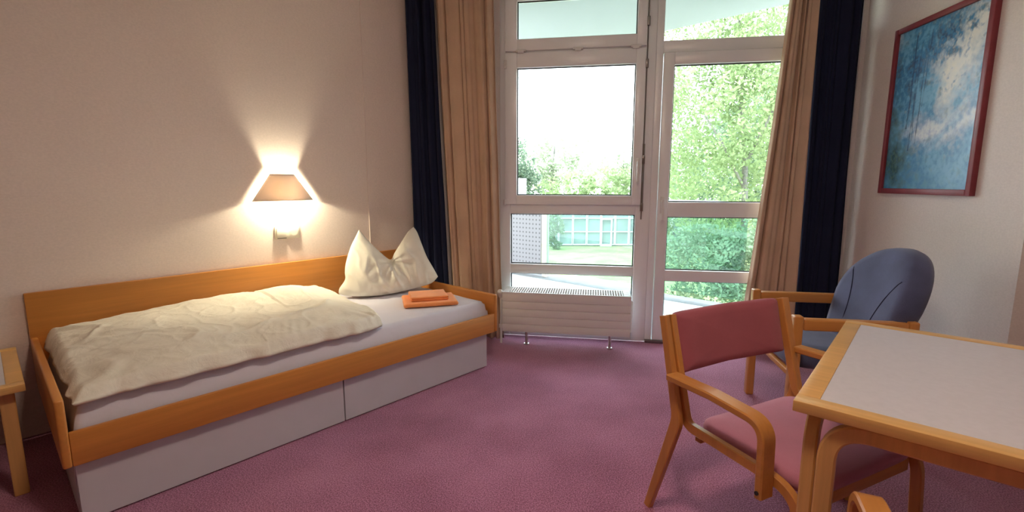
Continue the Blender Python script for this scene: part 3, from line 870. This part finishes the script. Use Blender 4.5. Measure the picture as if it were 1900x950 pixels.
# ---------------------------------------------------------------- table
tb = thing('dining_table', 'beech-edged dining table with grey top in the right foreground', 'table', (.666, 1.085, 0), radians(-41))
TL, TD = 1.15, .905
tabletop(TL, TD, .663, .69, .048, 'table_beech_x', tb)
def lpiece(path, a0, a1, th, horiz_x, m):
    bm = bmesh.new()
    if horiz_x: strip(bm, path, a0, a1, th, .004, lambda x, f, z: Vector((f, x, z)))
    else: strip(bm, path, a0, a1, th, .004, lambda x, f, z: Vector((x, f, z)))
    return obj('leg', bm, m, tb, smooth=True)
for ix, sx in ((0, 1), (1, -1)):
    for iy, sy in ((0, 1), (1, -1)):
        X = (lambda d, sx=sx, ix=ix: d if ix == 0 else TL - d); Y = (lambda d, sy=sy, iy=iy: d if iy == 0 else TD - d)
        # bent leg running along the long side
        p = fillet([(X(.074), 0), (X(.074), .640), (X(TL / 2 - .002), .640)], .085, 10)
        ys = sorted((Y(.018), Y(.048)))
        lpiece(p, ys[0], ys[1], .038, True, 'table_beech_z')
        # bent leg running along the short side
        p = fillet([(Y(.060 if iy == 0 else .032), 0), (Y(.060 if iy == 0 else .032), .637), (Y(TD / 2 - .002), .637)], .075, 10)
        xs = sorted((X(.022), X(.052)))
        lpiece(p, xs[0], xs[1], .050, False, 'table_beech_z')

# ---------------------------------------------------------------- outdoors
IX = (2.54 - 1.175) / .542
sl_pts = [wp(-4.2, .05), wp(IX, .05), bp(2.54, -1.6), bp(2.54, 4.6), bp(-1.2, 4.6)]
A_ = wp(-4.2, .06); Bb = wp(IX - .05, .06)
struct(obj('balcony_floor', poly(bmesh.new(), out([A_, Bb, bp(2.54, 4.6), bp(-1.2, 4.6)]), -.22, -.005), 'balcony_concrete'))
struct(obj('balcony_edge', B(2.54, 2.80, -4.5, 4.6, -.24, 0.0, bev=.01), 'balcony_curb_grey', None, B0, BROT))
A_ = wp(-4.2, .255); Bb = wp(3.0, .255)
struct(obj('balcony_soffit', poly(bmesh.new(), out([A_, Bb, bp(2.38, -3.2), bp(2.38, 4.6), bp(-1.2, 4.6)]), 2.60, 2.82), 'soffit_paint'))
rl = thing('balcony_railing', 'white balcony railing with glass panels outside the window', 'railing', B0, BROT)
bm = bmesh.new(); box(bm, 2.64, 2.70, -4.4, 4.5, .975, 1.02, .008); obj('handrail', bm, 'rail_white', rl, smooth=True)
for v0, v1 in ((-.76, 1.60), (-3.2, -.96)):
    obj('glass_panel', B(2.665, 2.673, v0, v1, .08, .86), 'balcony_glass', rl)
obj('post', B(2.64, 2.70, -.93, -.855, 0, .975, bev=.004), 'rail_white', rl)
obj('post', B(2.64, 2.70, 1.60, 1.665, 0, .975, bev=.004), 'beige_post', rl)
obj('post', B(2.72, 2.78, 2.05, 2.15, 0, 1.25, bev=.004), 'rail_white', rl)
obj('perforated_panel', B(2.655, 2.675, 1.70, 3.9, .02, .93), 'perforated_sheet', rl)
GZ = -1.6
struct(obj('ground', poly(bmesh.new(), [(-60, 4.2), (60, 4.2), (60, 110), (-60, 110)], GZ - .2, GZ), 'lawn'), 'sunlit garden lawn')

def leaves(bm, blobs, size, n, rnd, shell=.55):
    vol = [b[3] * b[4] * b[5] for b in blobs]; tot = sum(vol)
    for (cx, cy, cz, rx, ry, rz), vv in zip(blobs, vol):
        for _ in range(int(n * vv / tot)):
            while True:
                x, y, z = rnd.uniform(-1, 1), rnd.uniform(-1, 1), rnd.uniform(-1, 1); r = sqrt(x * x + y * y + z * z)
                if r < 1 and r > rnd.random() * shell: break
            p = Vector((cx + x * rx, cy + y * ry, cz + z * rz))
            if nz(p.x * 1.6, p.y * 1.6, p.z * 1.6) < -.12: continue
            a = Vector((rnd.gauss(0, 1), rnd.gauss(0, 1), rnd.gauss(0, 1))).normalized(); b = a.cross(Vector((rnd.gauss(0, 1), rnd.gauss(0, 1), rnd.gauss(0, 1)))).normalized()
            s = size * rnd.uniform(.6, 1.3)
            bm.faces.new([bm.verts.new(p + a * s), bm.verts.new(p + b * s * .5), bm.verts.new(p - a * s), bm.verts.new(p - b * s * .5)])
def fobj(name, blobs, size, n, m, parent, seed, loc):
    bm = bmesh.new(); leaves(bm, blobs, size, n, random.Random(seed))
    me = bpy.data.meshes.new(name); bm.to_mesh(me); bm.free(); me.materials.append(MATS[m])
    o = bpy.data.objects.new(name, me); COL.objects.link(o); o.parent = parent; return o
def plant(name, label, cat, x, y, blobs, size, n, m, seed, trunk=None, group=None):
    t = thing(name, label, cat, (x, y, GZ), 0, group)
    fobj('foliage', blobs, size, n, m, t, seed, (0, 0, 0))
    if trunk:
        bm = bmesh.new()
        for pts, rr in trunk: tube(bm, pts, rr, 8)
        obj('trunk', bm, 'bark', t, smooth='all')
    return t
# big deciduous tree seen through the balcony door
plant('broadleaf_tree', 'large light green tree filling the balcony door view', 'tree', 5.75, 12.2,
      [(-1.05, -.4, 4.7, 1.6, 1.5, 1.6), (.7, 0, 5.8, 2.1, 1.6, 1.8), (-.9, .3, 7.2, 1.5, 1.3, 1.2), (1.9, .2, 3.9, 1.7, 1.5, 1.6), (-.5, .2, 2.7, 1.7, 1.4, 1.3), (1.0, .4, 8.4, 1.7, 1.4, 1.4)],
      .055, 60000, 'leaf_bright', 5,
      trunk=[([(0.1, 0, 0), (.12, .05, 2), (.0, 0, 3.4), (-.3, -.1, 5.2), (-.4, 0, 7)], [.11, .08, .065, .045, .015]),
             ([(.0, 0, 3.2), (.6, -.1, 4.6), (1.1, -.2, 6.2)], [.05, .035, .012]), ([(.05, 0, 2.6), (-.7, -.3, 3.7), (-1.5, -.4, 4.8)], [.04, .03, .01])])
plant('broadleaf_tree', 'green tree behind the large one on the right', 'tree', 9.4, 18,
      [(-1.6, 0, 3.4, 2.2, 1.6, 2.2), (.8, 0, 4.6, 2.6, 1.6, 2.8), (-1.5, 0, 1.5, 2.4, 1.5, 1.5), (2.2, 0, 2.0, 2.4, 1.5, 2.0)], .085, 34000, 'leaf_mid', 15,
      trunk=[([(0, 0, 0), (.1, 0, 3), (.6, 0, 6)], [.2, .14, .05])])
# shrubs below the tree
plant('shrub', 'dense green shrub below the tree beyond the glass railing', 'shrub', 3.5, 8.9, [(0, 0, 1.0, 1.05, .7, 1.05), (1.1, .1, 1.1, 1.05, .7, 1.1), (2.1, .2, 1.2, 1.05, .7, 1.2)], .045, 30000, 'leaf_mid', 25)
plant('shrub', 'small bright green shrub on the lawn near the balcony edge', 'shrub', 3.2, 7.3, [(0, 0, .28, .55, .35, .34), (.75, 0, .25, .45, .35, .3)], .035, 5000, 'leaf_bright', 26)
plant('hedge', 'bright green hedge behind the glass pavilion', 'hedge', 5.6, 26, [(-2.5, 0, 1.5, 2.2, 1, 1.9), (0, 0, 1.5, 2.4, 1, 2.2), (2.6, 0, 1.7, 2.4, 1, 2.5), (5, 0, 1.7, 2.4, 1, 2.5)], .13, 15000, 'leaf_bright', 35)
plant('conifer', 'dark green tree at the left edge of the garden', 'tree', 0.8, 28.5, [(0, 0, 1.8, 1.3, 1, 2.0), (-.5, 0, 3.9, 1.1, .9, 1.5), (-1.2, 0, 2.2, 1.5, 1, 2.2)], .10, 8500, 'leaf_dark', 45,
      trunk=[([(-.3, 0, 0), (-.3, 0, 3.8)], [.12, .03])])
plant('garden_tree', 'pale hazy tree rising behind the hedge, left of two', 'tree', 2.6, 33, [(-1.2, 0, 4.0, 1.9, 1.4, 2.2), (.8, 0, 4.6, 2.0, 1.4, 2.0), (-1.6, 0, 2.2, 2.2, 1.4, 2.2), (1.4, 0, 2.6, 2.2, 1.4, 2.2)], .13, 9000, 'leaf_hazed', 55,
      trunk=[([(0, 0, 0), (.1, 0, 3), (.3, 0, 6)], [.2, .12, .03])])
plant('garden_tree', 'pale hazy tree rising behind the hedge, right of two', 'tree', 8.4, 37, [(-.8, 0, 3.2, 2.0, 1.4, 1.9), (1.2, 0, 3.4, 2.2, 1.4, 2.3)], .13, 7000, 'leaf_hazed', 65,
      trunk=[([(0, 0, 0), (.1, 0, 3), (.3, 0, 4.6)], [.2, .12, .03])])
plant('shrub', 'leafy shrub at the left corner of the glass pavilion', 'shrub', 1.75, 20.2, [(0, 0, .8, .45, .4, 1.0)], .07, 1800, 'leaf_mid', 75)
plant('shrub', 'leafy shrub covering the right end of the glass pavilion', 'shrub', 5.9, 20.0, [(0, 0, .8, .8, .5, 1.1)], .07, 2600, 'leaf_bright', 76)
# glass pavilion across the lawn
pv = thing('glass_pavilion', 'white framed glazed building across the lawn', 'building', (1.4, 21.2, GZ))
obj('wall', B(0, 7.6, .25, 3.0, 0, 1.9), 'rail_white', pv)
obj('roof', B(-.15, 7.75, -.1, 3.1, 1.9, 2.08, bev=.02), 'rail_white', pv)
for k in range(12):
    x = .05 + k * .62
    w_ = obj('window', rectframe(x, x + .60, .05, 1.88, .03, .03, .04, .04, .08, .2, 0), 'rail_white', pv)
    for zz in (.62, 1.22): obj('glazing_bar', B(x + .03, x + .57, .10, .16, zz, zz + .035), 'rail_white', w_)
    obj('pane', B(x + .03, x + .57, .17, .20, .09, 1.84), 'pavilion_pane', w_)
obj('door_frame', rectframe(2.50, 3.0, 0, 1.25, .06, .06, .05, .08, .02, .1, 0), 'rail_white', pv)
